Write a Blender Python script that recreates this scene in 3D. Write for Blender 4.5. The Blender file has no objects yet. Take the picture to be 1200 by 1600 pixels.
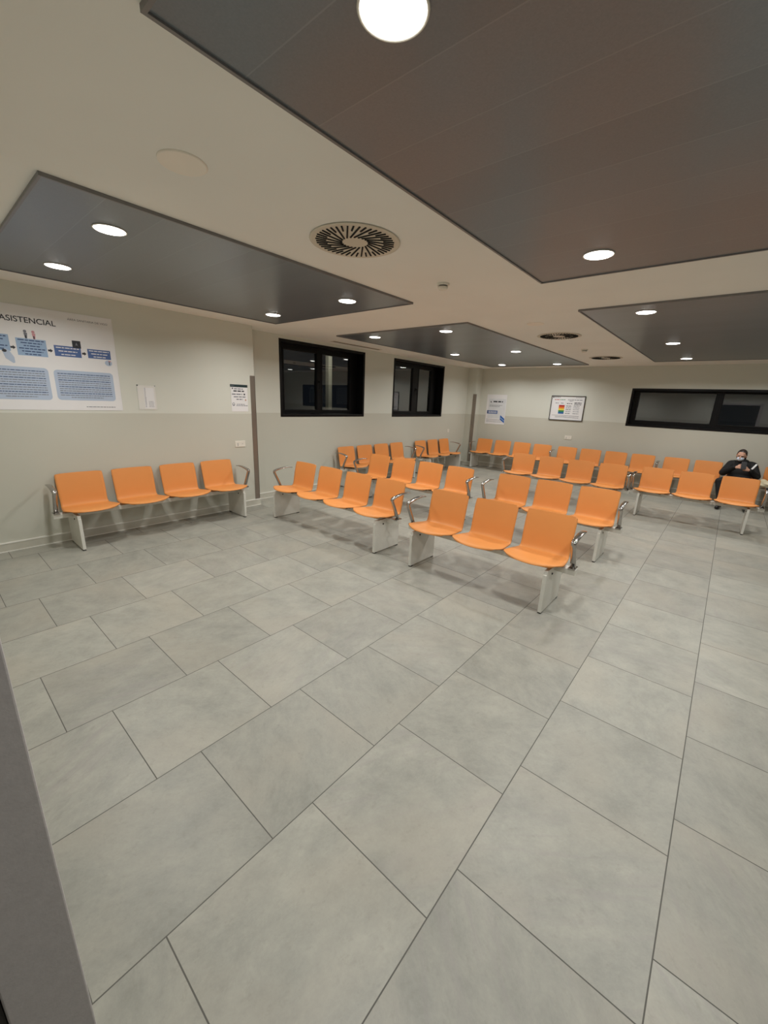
import bpy, bmesh, math, random
from math import sin, cos, pi, radians as rad
from mathutils import Vector, Matrix
random.seed(7)
S = bpy.context.scene
COL = S.collection
H = 1.686

# ------------------------------------------------------------------ camera
cam = bpy.data.cameras.new('camera')
cam.sensor_fit = 'HORIZONTAL'; cam.sensor_width = 36.0
cam.lens = 36.0 * 622.11 / 1200.0
cam.clip_start = 0.02
co = bpy.data.objects.new('camera', cam); COL.objects.link(co)
M = Matrix(((0.75857122, -0.20498168, 0.61850806, 0),
            (0.65033638, 0.17932046, -0.73817801, 0),
            (0.04040182, 0.96219888, 0.26933438, 0), (0, 0, 0, 1)))
M.translation = Vector((0, 0, H))
co.matrix_world = M
S.camera = co

# ------------------------------------------------------------------ world, exposure
w = bpy.data.worlds.new('night'); S.world = w; w.use_nodes = True
w.node_tree.nodes['Background'].inputs[0].default_value = (0.010, 0.012, 0.016, 1)
w.node_tree.nodes['Background'].inputs[1].default_value = 1.0
S.view_settings.view_transform = 'Standard'; S.view_settings.look = 'None'
S.view_settings.gamma = 1; S.view_settings.use_curve_mapping = False
S.view_settings.exposure = -0.66
LAMP_W = 21.0
LAMP_COL = (1.0, 0.992, 0.968)
LAMP_SPREAD = 155
CEIL = 2.64

# ------------------------------------------------------------------ helpers
def s2l(c):
    return tuple((x/12.92 if x <= .04045 else ((x+.055)/1.055)**2.4) for x in [v/255 for v in c]) + (1,)

def mat(name, c, rough=.5, metal=0., var=.04, scale=8., bump=0., bscale=60., spec=.5, lin=False, coat=0.):
    m = bpy.data.materials.new(name); m.use_nodes = True
    nt = m.node_tree; b = nt.nodes['Principled BSDF']
    c = tuple(c)+(1,) if lin else s2l(c)
    tc = nt.nodes.new('ShaderNodeTexCoord')
    n = nt.nodes.new('ShaderNodeTexNoise'); n.inputs['Scale'].default_value = scale
    nt.links.new(tc.outputs['Object'], n.inputs['Vector'])
    r = nt.nodes.new('ShaderNodeValToRGB')
    r.color_ramp.elements[0].color = tuple(x*(1-var) for x in c[:3])+(1,)
    r.color_ramp.elements[1].color = tuple(min(1, x*(1+var)) for x in c[:3])+(1,)
    r.color_ramp.elements[0].position = .3; r.color_ramp.elements[1].position = .7
    nt.links.new(n.outputs[0], r.inputs[0]); nt.links.new(r.outputs[0], b.inputs['Base Color'])
    b.inputs['Roughness'].default_value = rough; b.inputs['Metallic'].default_value = metal
    b.inputs['Specular IOR Level'].default_value = spec
    b.inputs['Coat Weight'].default_value = coat
    if bump:
        n2 = nt.nodes.new('ShaderNodeTexNoise'); n2.inputs['Scale'].default_value = bscale
        nt.links.new(tc.outputs['Object'], n2.inputs['Vector'])
        bp = nt.nodes.new('ShaderNodeBump'); bp.inputs['Strength'].default_value = bump; bp.inputs['Distance'].default_value = .002
        nt.links.new(n2.outputs[0], bp.inputs['Height']); nt.links.new(bp.outputs[0], b.inputs['Normal'])
    return m

class NB:
    """tiny node-graph writer"""
    def __init__(s, m): s.nt = m.node_tree
    def m(s, op, a, b=None, c=None):
        n = s.nt.nodes.new('ShaderNodeMath'); n.operation = op
        for i, v in enumerate((a, b, c)):
            if v is None: continue
            if isinstance(v, (int, float)): n.inputs[i].default_value = v
            else: s.nt.links.new(v, n.inputs[i])
        return n.outputs[0]
    def new(s, t, **kw):
        n = s.nt.nodes.new(t)
        for k, v in kw.items():
            if isinstance(v, (int, float, tuple)): n.inputs[k].default_value = v
            else: s.nt.links.new(v, n.inputs[k])
        return n
    def mix(s, f, a, b):
        n = s.nt.nodes.new('ShaderNodeMix'); n.data_type = 'RGBA'
        for k, v in ((0, f), (6, a), (7, b)):
            if isinstance(v, (int, float, tuple)): n.inputs[k].default_value = v
            else: s.nt.links.new(v, n.inputs[k])
        return n.outputs[2]

def link(name, me, parent=None, mats=()):
    o = bpy.data.objects.new(name, me); COL.objects.link(o)
    for m in mats: me.materials.append(m)
    if parent is not None: o.parent = parent
    return o

def tag(o, label=None, cat=None, group=None, kind=None):
    if label: o['label'] = label
    if cat: o['category'] = cat
    if group: o['group'] = group
    if kind: o['kind'] = kind
    return o

def empty(name, loc=(0, 0, 0), rot=(0, 0, 0)):
    o = bpy.data.objects.new(name, None); COL.objects.link(o)
    o.location = loc; o.rotation_euler = rot; o.empty_display_size = .1
    return o

def new(): return bmesh.new()

def box(bm, x0, x1, y0, y1, z0, z1, bev=0, mi=0, seg=2):
    r = bmesh.ops.create_cube(bm, size=1)
    vs = r['verts']
    for v in vs:
        v.co = Vector(((x0+x1)/2+v.co.x*(x1-x0), (y0+y1)/2+v.co.y*(y1-y0), (z0+z1)/2+v.co.z*(z1-z0)))
    fs = {f for v in vs for f in v.link_faces}
    for f in fs: f.material_index = mi
    if bev:
        es = list({e for v in vs for e in v.link_edges})
        r2 = bmesh.ops.bevel(bm, geom=es, offset=bev, segments=seg, affect='EDGES', profile=.5)
        for f in r2['faces']: f.material_index = mi

def lathe(bm, prof, c=(0, 0, 0), n=40, mi=0, axis='z'):
    rings = []
    for r, z in prof:
        if r < 1e-6:
            p = Vector((0, 0, z)); ring = [bm.verts.new(p+Vector(c))]
        else:
            ring = [bm.verts.new(Vector((r*cos(2*pi*i/n), r*sin(2*pi*i/n), z))+Vector(c)) for i in range(n)]
        rings.append(ring)
    for a, b in zip(rings, rings[1:]):
        for i in range(n):
            j = (i+1) % n
            if len(a) == 1 and len(b) == 1: continue
            if len(a) == 1: f = bm.faces.new((a[0], b[i], b[j]))
            elif len(b) == 1: f = bm.faces.new((a[i], b[0], a[j]))
            else: f = bm.faces.new((a[i], b[i], b[j], a[j]))
            f.material_index = mi; f.smooth = True

def prism(bm, pts, z0, z1, mi=0):
    """polygon in XY extruded in z"""
    a = [bm.verts.new((x, y, z0)) for x, y in pts]; b = [bm.verts.new((x, y, z1)) for x, y in pts]
    n = len(pts)
    fs = [bm.faces.new(list(reversed(a))), bm.faces.new(b)]
    for i in range(n):
        j = (i+1) % n; fs.append(bm.faces.new((a[i], a[j], b[j], b[i])))
    for f in fs: f.material_index = mi

def done(bm, name, mats, parent=None, smooth=False, angle=None):
    bmesh.ops.recalc_face_normals(bm, faces=bm.faces)
    me = bpy.data.meshes.new(name); bm.to_mesh(me); bm.free()
    if smooth:
        for p in me.polygons: p.use_smooth = True
    if not isinstance(mats, (list, tuple)): mats = [mats]
    o = link(name, me, parent, mats)
    return o

def structure(bm, name, mats):
    o = done(bm, name, mats); o['kind'] = 'structure'; return o

def rrect(x0, x1, y0, y1, r, n=6):
    pts = []
    for cx, cy, a0 in ((x1-r, y1-r, 0), (x0+r, y1-r, 90), (x0+r, y0+r, 180), (x1-r, y0+r, 270)):
        for i in range(n+1):
            a = rad(a0+90*i/n); pts.append((cx+r*cos(a), cy+r*sin(a)))
    return pts

# ------------------------------------------------------------------ materials
def wall_mat():
    m = bpy.data.materials.new('two_tone_wall_paint'); m.use_nodes = True
    nb = NB(m); nt = m.node_tree; b = nt.nodes['Principled BSDF']
    g = nt.nodes.new('ShaderNodeNewGeometry'); sp = nb.new('ShaderNodeSeparateXYZ', Vector=g.outputs['Position'])
    up = nb.m('GREATER_THAN', sp.outputs[2], 1.417)
    no = nb.new('ShaderNodeTexNoise', Vector=g.outputs['Position'], Scale=1.3)
    c = nb.mix(up, s2l((196, 195, 182)), s2l((213, 214, 203)))
    v = nb.m('MULTIPLY_ADD', no.outputs[0], .08, .96)
    mm = nt.nodes.new('ShaderNodeVectorMath'); mm.operation = 'SCALE'
    nt.links.new(c, mm.inputs[0]); nt.links.new(v, mm.inputs['Scale'])
    nt.links.new(mm.outputs[0], b.inputs['Base Color'])
    b.inputs['Roughness'].default_value = .6
    n2 = nb.new('ShaderNodeTexNoise', Vector=g.outputs['Position'], Scale=180.)
    bp = nb.new('ShaderNodeBump', Strength=.08, Distance=.002, Height=n2.outputs[0])
    nt.links.new(bp.outputs[0], b.inputs['Normal'])
    return m

def tile_mat():
    m = bpy.data.materials.new('stone_look_floor_tiles'); m.use_nodes = True
    nb = NB(m); nt = m.node_tree; b = nt.nodes['Principled BSDF']
    W = .6
    g = nt.nodes.new('ShaderNodeNewGeometry'); sp = nb.new('ShaderNodeSeparateXYZ', Vector=g.outputs['Position'])
    x = nb.m('DIVIDE', nb.m('ADD', sp.outputs[0], .443), W)
    k = nb.m('FLOOR', x); fx = nb.m('SUBTRACT', x, k)
    y = nb.m('DIVIDE', nb.m('SUBTRACT', sp.outputs[1], nb.m('MULTIPLY_ADD', k, .2, .4448)), W)
    i = nb.m('FLOOR', y); fy = nb.m('SUBTRACT', y, i)
    def edge(f): return nb.m('MINIMUM', f, nb.m('SUBTRACT', 1., f))
    d = nb.m('MINIMUM', edge(fx), edge(fy))
    gr = nb.m('LESS_THAN', d, .0036)
    idv = nb.new('ShaderNodeCombineXYZ', X=k, Y=i, Z=0.)
    wn = nt.nodes.new('ShaderNodeTexWhiteNoise'); wn.noise_dimensions = '3D'; nt.links.new(idv.outputs[0], wn.inputs[0])
    spn = nb.new('ShaderNodeSeparateColor', Color=wn.outputs['Color'])
    # per-tile coordinates, randomly turned and shifted
    ang = nb.m('MULTIPLY', spn.outputs[0], 6.283)
    lx = nb.m('MULTIPLY', nb.m('SUBTRACT', fx, .5), W); ly = nb.m('MULTIPLY', nb.m('SUBTRACT', fy, .5), W)
    ca = nb.m('COSINE', ang); sa = nb.m('SINE', ang)
    rx = nb.m('SUBTRACT', nb.m('MULTIPLY', lx, ca), nb.m('MULTIPLY', ly, sa))
    ry = nb.m('ADD', nb.m('MULTIPLY', lx, sa), nb.m('MULTIPLY', ly, ca))
    off = nb.m('MULTIPLY', spn.outputs[1], 40.)
    v = nb.new('ShaderNodeCombineXYZ', X=nb.m('ADD', rx, off), Y=nb.m('MULTIPLY', ry, 1.35), Z=nb.m('MULTIPLY', spn.outputs[2], 30.))
    cl = nb.new('ShaderNodeTexNoise', Vector=v.outputs[0], Scale=4.5, Detail=10., Roughness=.76, Distortion=.15)
    v2 = nb.new('ShaderNodeCombineXYZ', X=nb.m('ADD', rx, off), Y=nb.m('MULTIPLY', ry, 9.), Z=0.)
    st = nb.new('ShaderNodeTexNoise', Vector=v2.outputs[0], Scale=2.4, Detail=8., Roughness=.65, Distortion=.7)
    fine = nb.new('ShaderNodeTexNoise', Vector=g.outputs['Position'], Scale=90., Detail=3.)
    rmp = nt.nodes.new('ShaderNodeValToRGB'); e = rmp.color_ramp.elements
    e[0].position = .28; e[0].color = s2l((135, 135, 126)); e[1].position = .72; e[1].color = s2l((170, 168, 156))
    e2 = rmp.color_ramp.elements.new(.48); e2.color = s2l((153, 152, 142))
    nt.links.new(cl.outputs[0], rmp.inputs[0])
    stm = nb.m('MULTIPLY', nb.m('GREATER_THAN', spn.outputs[2], .45), nb.new('ShaderNodeMapRange', Value=st.outputs[0], **{'From Min': .5, 'From Max': .68, 'To Min': 0., 'To Max': .5}).outputs[0])
    c1 = nb.mix(stm, rmp.outputs[0], s2l((150, 145, 140)))
    br = nb.new('ShaderNodeTexNoise', Vector=v.outputs[0], Scale=1.6, Detail=3., Roughness=.5)
    warm = nb.new('ShaderNodeMapRange', Value=br.outputs[0], **{'From Min': .48, 'From Max': .66, 'To Min': 0., 'To Max': .5})
    c1 = nb.mix(warm.outputs[0], c1, s2l((166, 160, 146)))
    mot = nb.new('ShaderNodeTexNoise', Vector=v.outputs[0], Scale=22., Detail=6., Roughness=.7)
    c1 = nb.mix(nb.new('ShaderNodeMapRange', Value=mot.outputs[0], **{'From Min': .56, 'From Max': .70, 'To Min': 0., 'To Max': .35}).outputs[0], c1, s2l((132, 130, 118)))
    tone = nb.m('MULTIPLY_ADD', spn.outputs[1], .17, .90)
    tone = nb.m('MULTIPLY', tone, nb.m('MULTIPLY_ADD', fine.outputs[0], .10, .95))
    sc = nt.nodes.new('ShaderNodeVectorMath'); sc.operation = 'SCALE'
    nt.links.new(c1, sc.inputs[0]); nt.links.new(tone, sc.inputs['Scale'])
    c2 = nb.mix(gr, sc.outputs[0], s2l((92, 90, 84)))
    nt.links.new(c2, b.inputs['Base Color'])
    nt.links.new(nb.m('MULTIPLY_ADD', gr, .4, nb.m('MULTIPLY_ADD', cl.outputs[0], .15, .36)), b.inputs['Roughness'])
    hgt = nb.m('SUBTRACT', nb.m('MULTIPLY', cl.outputs[0], .25), gr)
    bp = nb.new('ShaderNodeBump', Strength=.25, Distance=.002, Height=hgt)
    nt.links.new(bp.outputs[0], b.inputs['Normal'])
    return m

def plank_mat(name, y0, pitch, c):
    """metal ceiling planks running along X with fine seams"""
    m = bpy.data.materials.new(name); m.use_nodes = True
    nb = NB(m); nt = m.node_tree; b = nt.nodes['Principled BSDF']
    g = nt.nodes.new('ShaderNodeNewGeometry'); sp = nb.new('ShaderNodeSeparateXYZ', Vector=g.outputs['Position'])
    y = nb.m('DIVIDE', nb.m('SUBTRACT', sp.outputs[1], y0), pitch)
    k = nb.m('FLOOR', y); f = nb.m('SUBTRACT', y, k)
    d = nb.m('MINIMUM', f, nb.m('SUBTRACT', 1., f)); seam = nb.m('LESS_THAN', d, .008)
    wn = nt.nodes.new('ShaderNodeTexWhiteNoise'); wn.noise_dimensions = '1D'; nt.links.new(k, wn.inputs['W'])
    n = nb.new('ShaderNodeTexNoise', Vector=g.outputs['Position'], Scale=160., Detail=2.)
    t = nb.m('MULTIPLY', nb.m('MULTIPLY_ADD', wn.outputs['Value'], .10, .95), nb.m('MULTIPLY_ADD', n.outputs[0], .24, .88))
    sc = nt.nodes.new('ShaderNodeVectorMath'); sc.operation = 'SCALE'
    sc.inputs[0].default_value = s2l(c)[:3]; nt.links.new(t, sc.inputs['Scale'])
    cc = nb.mix(seam, sc.outputs[0], tuple(x*1.22 for x in s2l(c)[:3])+(1,))
    nt.links.new(cc, b.inputs['Base Color'])
    b.inputs['Roughness'].default_value = .29; b.inputs['Metallic'].default_value = .35
    hh = nb.m('MULTIPLY_ADD', nb.m('MULTIPLY', d, d), -.12, nb.m('MULTIPLY', seam, -.12))
    bp = nb.new('ShaderNodeBump', Strength=.35, Distance=.004, Height=hh)
    nt.links.new(bp.outputs[0], b.inputs['Normal'])
    return m

def glass_mat():
    m = bpy.data.materials.new('window_glass'); m.use_nodes = True
    nt = m.node_tree; nt.nodes.clear(); nb = NB(m)
    out = nt.nodes.new('ShaderNodeOutputMaterial')
    tr = nb.new('ShaderNodeBsdfTransparent', Color=(.75, .78, .78, 1)); gl = nb.new('ShaderNodeBsdfGlossy', Color=(1, 1, 1, 1), Roughness=.004)
    n = nb.new('ShaderNodeTexNoise', Scale=1.5)
    fr = nb.new('ShaderNodeFresnel', IOR=2.15)
    g = nt.nodes.new('ShaderNodeNewGeometry'); fac = nb.m('MULTIPLY', fr.outputs[0], nb.m('SUBTRACT', 1., g.outputs['Backfacing']))
    mx = nt.nodes.new('ShaderNodeMixShader'); nt.links.new(fac, mx.inputs[0])
    nt.links.new(tr.outputs[0], mx.inputs[1]); nt.links.new(gl.outputs[0], mx.inputs[2]); nt.links.new(mx.outputs[0], out.inputs[0])
    return m

def emis(name, c, st):
    m = bpy.data.materials.new(name); m.use_nodes = True
    b = m.node_tree.nodes['Principled BSDF']
    b.inputs['Base Color'].default_value = (.9, .9, .9, 1)
    b.inputs['Emission Color'].default_value = tuple(c)+(1,); b.inputs['Emission Strength'].default_value = st
    return m

WALL = wall_mat(); TILE = tile_mat(); GLASS = glass_mat()
CEILP = mat('ceiling_paint', (239, 238, 232), .7, var=.02, scale=1.5, bump=.05, bscale=200)
ORANGE = mat('orange_polypropylene', (223, 147, 80), .46, var=.02, scale=5, bump=.05, bscale=500, spec=.35)
WHITEM = mat('white_lacquered_steel', (216, 214, 205), .32, var=.03, scale=12)
CHROME = mat('polished_aluminium', (176, 172, 168), .16, 1.0, var=.06, scale=20)
STEEL = mat('brushed_steel', (148, 138, 128), .38, .7, var=.08, scale=3)
DARK = mat('dark_rubber', (38, 34, 30), .6)
BRKT = mat('dark_bracket', (62, 38, 28), .5)
BLACKF = mat('black_window_aluminium', (8, 8, 9), .45, var=.1, spec=.25)
BASEB = mat('baseboard_tile', (196, 193, 180), .4, var=.05)
BASEL = mat('baseboard_edge', (232, 230, 222), .35, var=.02)
JAMB = mat('grey_door_jamb_paint', (186, 181, 179), .5, var=.04, scale=90, bump=.1, bscale=300)
PLATE = mat('white_plastic', (226, 222, 210), .4)
CREAMP = mat('cream_ceiling_plastic', (214, 205, 188), .5, var=.01)
PAPER = mat('white_paper', (232, 231, 231), .5, var=.01)
INK = mat('dark_print', (48, 50, 56), .6)
INKG = mat('grey_print', (120, 122, 130), .6)
BLUEL = mat('light_blue_print', (152, 178, 208), .5, var=.02)
BLUEP = mat('pale_blue_print', (180, 194, 214), .5, var=.02)
BLUED = mat('blue_print', (80, 106, 158), .5, var=.02)
BLUEN = mat('navy_print', (36, 60, 108), .5)
BLUEB = mat('bright_blue_print', (28, 96, 178), .5)
TEAL = mat('dark_teal_print', (28, 50, 52), .5)
PINK = mat('pink_print', (206, 150, 156), .5)
SKINP = mat('skin_tone_print', (196, 160, 140), .5)
TRI = [mat('triage_red', (178, 44, 40), .5), mat('triage_orange', (226, 120, 44), .5), mat('triage_yellow', (226, 206, 70), .5),
       mat('triage_green', (44, 128, 84), .5), mat('triage_blue', (40, 96, 158), .5)]
PLANK = plank_mat('metal_ceiling_planks', .583, .2867, (123, 130, 137))
TRIM = mat('ceiling_panel_trim', (128, 126, 126), .4, .3)
DIFFU = emis('lamp_diffuser', (1, .98, .94), 14.)
BLACKV = mat('vent_void', (10, 10, 10), .9)

# ------------------------------------------------------------------ room shell
XL, XR2, YC, YB = -5.5, -5.8, 3.45, 10.62      # left wall, window wall, wall corner, back wall
XE = 3.3
b = new(); box(b, -6.1, XE+.1, -2.6, YB+.3, -.1, 0); structure(b, 'floor', TILE)
b = new(); box(b, -6.1, XE+.1, -2.6, YB+.3, CEIL, CEIL+.12); structure(b, 'ceiling', CEILP)

def wall_with_holes(axis, pos0, pos1, a0, a1, holes, name, mats=None, z1=CEIL):
    """axis 'x': slab between x=pos0..pos1 running in y; 'y': the other way. holes: (a0,a1,z0,z1)"""
    b = new()
    def bx(u0, u1, zz0, zz1):
        if u1-u0 < 1e-4 or zz1-zz0 < 1e-4: return
        if axis == 'x': box(b, pos0, pos1, u0, u1, zz0, zz1)
        else: box(b, u0, u1, pos0, pos1, zz0, zz1)
    cur = a0
    for h in sorted(holes):
        bx(cur, h[0], 0, z1); bx(h[0], h[1], 0, h[2]); bx(h[0], h[1], h[3], z1); cur = h[1]
    bx(cur, a1, 0, z1)
    return structure(b, name, mats or WALL)

W1 = (4.11, 6.14, 1.352, 2.585); W2 = (7.05, 9.07, 1.345, 2.575)
W3 = (-1.845, 1.42, 1.356, 2.170)
wall_with_holes('x', -5.9, XL, -2.6, YC, [], 'wall_left')
wall_with_holes('x', XR2-.28, XR2, YC-.0, YB+.3, [W1, W2], 'wall_window')
wall_with_holes('y', YB, YB+.28, XR2, XE, [W3], 'wall_back')
wall_with_holes('x', XE, XE+.1, -2.6, YB+.3, [], 'wall_right')
# front wall with the doorway the picture is taken from
wall_with_holes('y', -.16, -.03, XL, XE, [(-.57, .75, 0, 2.12)], 'wall_front')
wall_with_holes('y', -2.6, -2.5, XL, XE, [], 'wall_corridor')
b = new(); box(b, XR2, -5.53, 10.32, YB, 0, CEIL); structure(b, 'wall_column', WALL)

# door jambs of the doorway
b = new()
box(b, -.60, -.505, -.050, .0215, 0, 2.15, .002); structure(b, 'trim_1', JAMB)
b = new(); box(b, -.59, -.509, -.066, -.051, 0, 2.15); structure(b, 'trim_2', DARK)
b = new(); box(b, -.60, -.505, -.19, -.067, 0, 2.15, .002); structure(b, 'trim_3', JAMB)
b = new(); box(b, .685, .78, -.19, .0, 0, 2.15, .002); structure(b, 'trim_4', JAMB)
b = new(); box(b, -.505, .685, -.19, -.02, 2.08, 2.15, .002); structure(b, 'trim_5', JAMB)

def baseboard(name, x0, x1, y0, y1):
    b = new(); box(b, x0, x1, y0, y1, 0, .088)
    t = .004
    box(b, x0-(t if x1-x0 < .1 else 0), x1+(t if x1-x0 < .1 else 0), y0-(t if y1-y0 < .1 else 0), y1+(t if y1-y0 < .1 else 0), .088, .100, mi=1)
    box(b, x0-(t if x1-x0 < .1 else 0), x1+(t if x1-x0 < .1 else 0), y0-(t if y1-y0 < .1 else 0), y1+(t if y1-y0 < .1 else 0), 0, .010, mi=1)
    structure(b, name, [BASEB, BASEL])
baseboard('baseboard_left', XL, XL+.014, -.03, YC+.014)
baseboard('baseboard_window', XR2, XR2+.014, YC+.02, 10.32)
baseboard('baseboard_back', -5.51, XE, YB-.014, YB)
baseboard('baseboard_column', XR2+.02, -5.516, 10.306, 10.32)
baseboard('baseboard_column_side', -5.53, -5.516, 10.32, YB-.02)
baseboard('baseboard_right', XE-.014, XE, 0, YB)

# steel guards on the wall corners
def guard(name, x, y, wx, wy, label):
    b = new()
    box(b, x-.004, x+.003, y-wy, y+.003, .102, 1.958, .001)
    box(b, x-wx, x+.003, y-.004, y+.003, .102, 1.958, .001)
    o = done(b, name, STEEL); tag(o, label, 'corner guard')
guard('corner_guard', XL+.004, YC+.003, .06, .075, 'brushed steel corner guard on the wall corner beside the socket')
b = new(); xx, yy = -5.527, 10.316
box(b, xx-.075, xx+.003, yy-.003, yy+.004, .102, 1.958, .001); box(b, xx-.003, xx+.003, yy, yy+.06, .102, 1.958, .001)
tag(done(b, 'corner_guard', STEEL), 'brushed steel corner guard on the far column behind the benches', 'corner guard')

# ------------------------------------------------------------------ windows
def sash(b, axis, plane, a0, a1, z0, z1, wdt, th):
    """rectangular frame in plane"""
    def bx(u0, u1, zz0, zz1):
        if axis == 'x': box(b, plane-th/2, plane+th/2, u0, u1, zz0, zz1, .003)
        else: box(b, u0, u1, plane-th/2, plane+th/2, zz0, zz1, .003)
    bx(a0, a0+wdt, z0, z1); bx(a1-wdt, a1, z0, z1); bx(a0+wdt, a1-wdt, z0, z0+wdt); bx(a0+wdt, a1-wdt, z1-wdt, z1)

def window(name, axis, face, sgn, hole, glass_plane, gl, handle=None):
    """black lined opening with sashes; gl = list of (a0,a1) panes, z range of glass in gz"""
    a0, a1, z0, z1 = hole
    root = empty(name, (0, 0, 0)); root['kind'] = 'structure'
    b = new(); t = .045
    d0, d1 = sorted((glass_plane-sgn*.04, face+sgn*.006))
    def bx(u0, u1, zz0, zz1):
        if axis == 'x': box(b, d0, d1, u0, u1, zz0, zz1, .002)
        else: box(b, u0, u1, d0, d1, zz0, zz1, .002)
    bx(a0, a0+t, z0, z1); bx(a1-t, a1, z0, z1); bx(a0+t, a1-t, z0, z0+t); bx(a0+t, a1-t, z1-t, z1)
    done(b, 'window_frame', BLACKF, root)
    gz0, gz1 = gl[0][2], gl[0][3]
    ins = []
    n = len(gl)
    for i, (g0, g1, gz0, gz1) in enumerate(gl):
        l = a0+t if i == 0 else (gl[i-1][1]+g0)/2
        r = a1-t if i == n-1 else (g1+gl[i+1][0])/2
        b = new()
        pl = glass_plane
        def bx2(u0, u1, zz0, zz1):
            if axis == 'x': box(b, pl-.035, pl+.035, u0, u1, zz0, zz1, .002)
            else: box(b, u0, u1, pl-.035, pl+.035, zz0, zz1, .002)
        bx2(l, g0, z0+t, z1-t); bx2(g1, r, z0+t, z1-t); bx2(g0, g1, z0+t, gz0); bx2(g0, g1, gz1, z1-t)
        # glazing bead, a step inside the sash
        if axis == 'x': sash(b, axis, pl+.035*sgn, g0-.03, g1+.03, gz0-.03, gz1+.03, .022, .014)
        else: sash(b, axis, pl+.035*sgn, g0-.03, g1+.03, gz0-.03, gz1+.03, .022, .014)
        f = done(b, 'sash', BLACKF, root)
        b = new()
        if axis == 'x': box(b, pl-.006, pl+.006, g0-.005, g1+.005, gz0-.005, gz1+.005)
        else: box(b, g0-.005, g1+.005, pl-.006, pl+.006, gz0-.005, gz1+.005)
        done(b, 'pane', GLASS, f)
    if handle:
        b = new(); hy, hz = handle
        x = glass_plane+.035
        box(b, x, x+.012, hy-.016, hy+.016, hz-.04, hz+.04, .003)
        box(b, x+.012, x+.05, hy-.010, hy+.010, hz-.010, hz+.012, .003)
        box(b, x+.038, x+.054, hy-.011, hy+.011, hz-.13, hz+.012, .005)
        done(b, 'window_handle', BLACKF, root)
GX = -6.02
window('window_1', 'x', XR2, 1, W1, GX, [(4.335, 5.05, 1.47, 2.455), (5.19, 5.90, 1.47, 2.455)], (5.09, 1.97))
window('window_2', 'x', XR2, 1, W2, GX, [(7.33, 7.99, 1.465, 2.445), (8.25, 8.76, 1.465, 2.445)], (8.13, 1.97))
window('window_3', 'y', YB, -1, W3, YB+.15, [(-1.70, -.365, 1.492, 2.086), (-.23, 1.28, 1.492, 2.086)])

# dim outdoor things behind the two side windows
OUTP = mat('outdoor_plaster', (190, 186, 168), .8)
b = new(); box(b, -14, -6.1, 2, 16, -.25, -.1); structure(b, 'ground_outdoor', mat('outdoor_paving', (92, 92, 88), .8, var=.3, scale=2))
b = new(); box(b, -8.28, -8.15, 7.28, 7.40, -.1, 3.3, .01); box(b, -8.31, -8.12, 7.25, 7.43, -.1, .12, .01)
tag(done(b, 'outdoor_pillar', OUTP), 'pale pillar standing outdoors in the dark, seen through the nearer square window', 'pillar')
root = empty('added_pillar_lamp', (-7.55, 7.0, 3.3))  # added lamp, out of view above the window, brightens the pillar
b = new(); lathe(b, [(.10, 0), (.12, -.03), (.11, -.09), (.09, -.09), (.085, -.03), (0, -.03)]); box(b, -.6, .05, .28, .34, 0, .05, .01); box(b, -.02, .04, -.02, .30, 0, .05, .01); done(b, 'added_lamp_housing', BLACKF, root, False)
L = bpy.data.lights.new('added_pillar_light', 'AREA'); L.shape = 'DISK'; L.size = .16; L.energy = 30; L.color = (1, .95, .85)
o = bpy.data.objects.new('added_pillar_lamp_light', L); COL.objects.link(o); o.parent = root; o.location = (0, 0, -.06)
tag(root, 'unseen black lamp added on the outdoor pillar to light it', 'added lamp')

# ------------------------------------------------------------------ ceiling panels
def panel(name, x0, x1, y0, y1, label):
    root = empty(name, (x0, y0, CEIL))
    b = new(); box(b, 0, x1-x0, 0, y1-y0, -.012, 0)
    done(b, 'metal_planks', PLANK, root)
    b = new(); t = .013; zz = -.018
    box(b, -t*.3, t*.7, -t*.3, y1-y0+t*.3, zz, 0); box(b, x1-x0-t*.7, x1-x0+t*.3, -t*.3, y1-y0+t*.3, zz, 0)
    box(b, t*.7, x1-x0-t*.7, -t*.3, t*.7, zz, 0); box(b, t*.7, x1-x0-t*.7, y1-y0-t*.7, y1-y0+t*.3, zz, 0)
    done(b, 'edge_trim', TRIM, root)
    tag(root, label, 'ceiling panel', 'grey metal ceiling panels')
    return root
panel('ceiling_panel', -1.37, .92, .583, 3.45, 'largest grey plank ceiling panel above the open floor near the camera')
panel('ceiling_panel', -4.98, -2.665, .60, 3.49, 'grey metal ceiling panel above the bench on the left wall')
panel('ceiling_panel', -4.99, -2.68, 4.62, 10.03, 'long grey metal ceiling panel beside the two square windows')
panel('ceiling_panel', -1.40, .92, 4.57, 9.70, 'long grey metal ceiling panel in front of the wide back window')

def make_lamp():
    root = empty('ceiling_downlight')
    b = new(); lathe(b, [(.086, .0), (.091, 0), (.0925, -.002), (.091, -.005), (.087, -.006), (.084, -.003)])
    done(b, 'trim_ring', PLATE, root, True)
    b = new(); lathe(b, [(.084, -.002), (.080, -.006), (.06, -.010), (.03, -.012), (0, -.0125)])
    done(b, 'diffuser', DIFFU, root, True)
    return root
def add_light(root):
    L = bpy.data.lights.new('downlight_light', 'AREA'); L.shape = 'DISK'; L.size = .155
    L.spread = rad(LAMP_SPREAD); L.energy = LAMP_W; L.color = LAMP_COL
    o = bpy.data.objects.new('lamp_light', L); COL.objects.link(o); o.parent = root; o.location = (0, 0, -.0145)
lamp0 = make_lamp(); add_light(lamp0)
def dup(root):
    r = root.copy(); COL.objects.link(r)
    for ch in root.children:
        c = ch.copy(); COL.objects.link(c); c.parent = r
        for g in ch.children:
            d = g.copy(); COL.objects.link(d); d.parent = c
    return r
G = 'round downlights in the ceiling panels'
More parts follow.
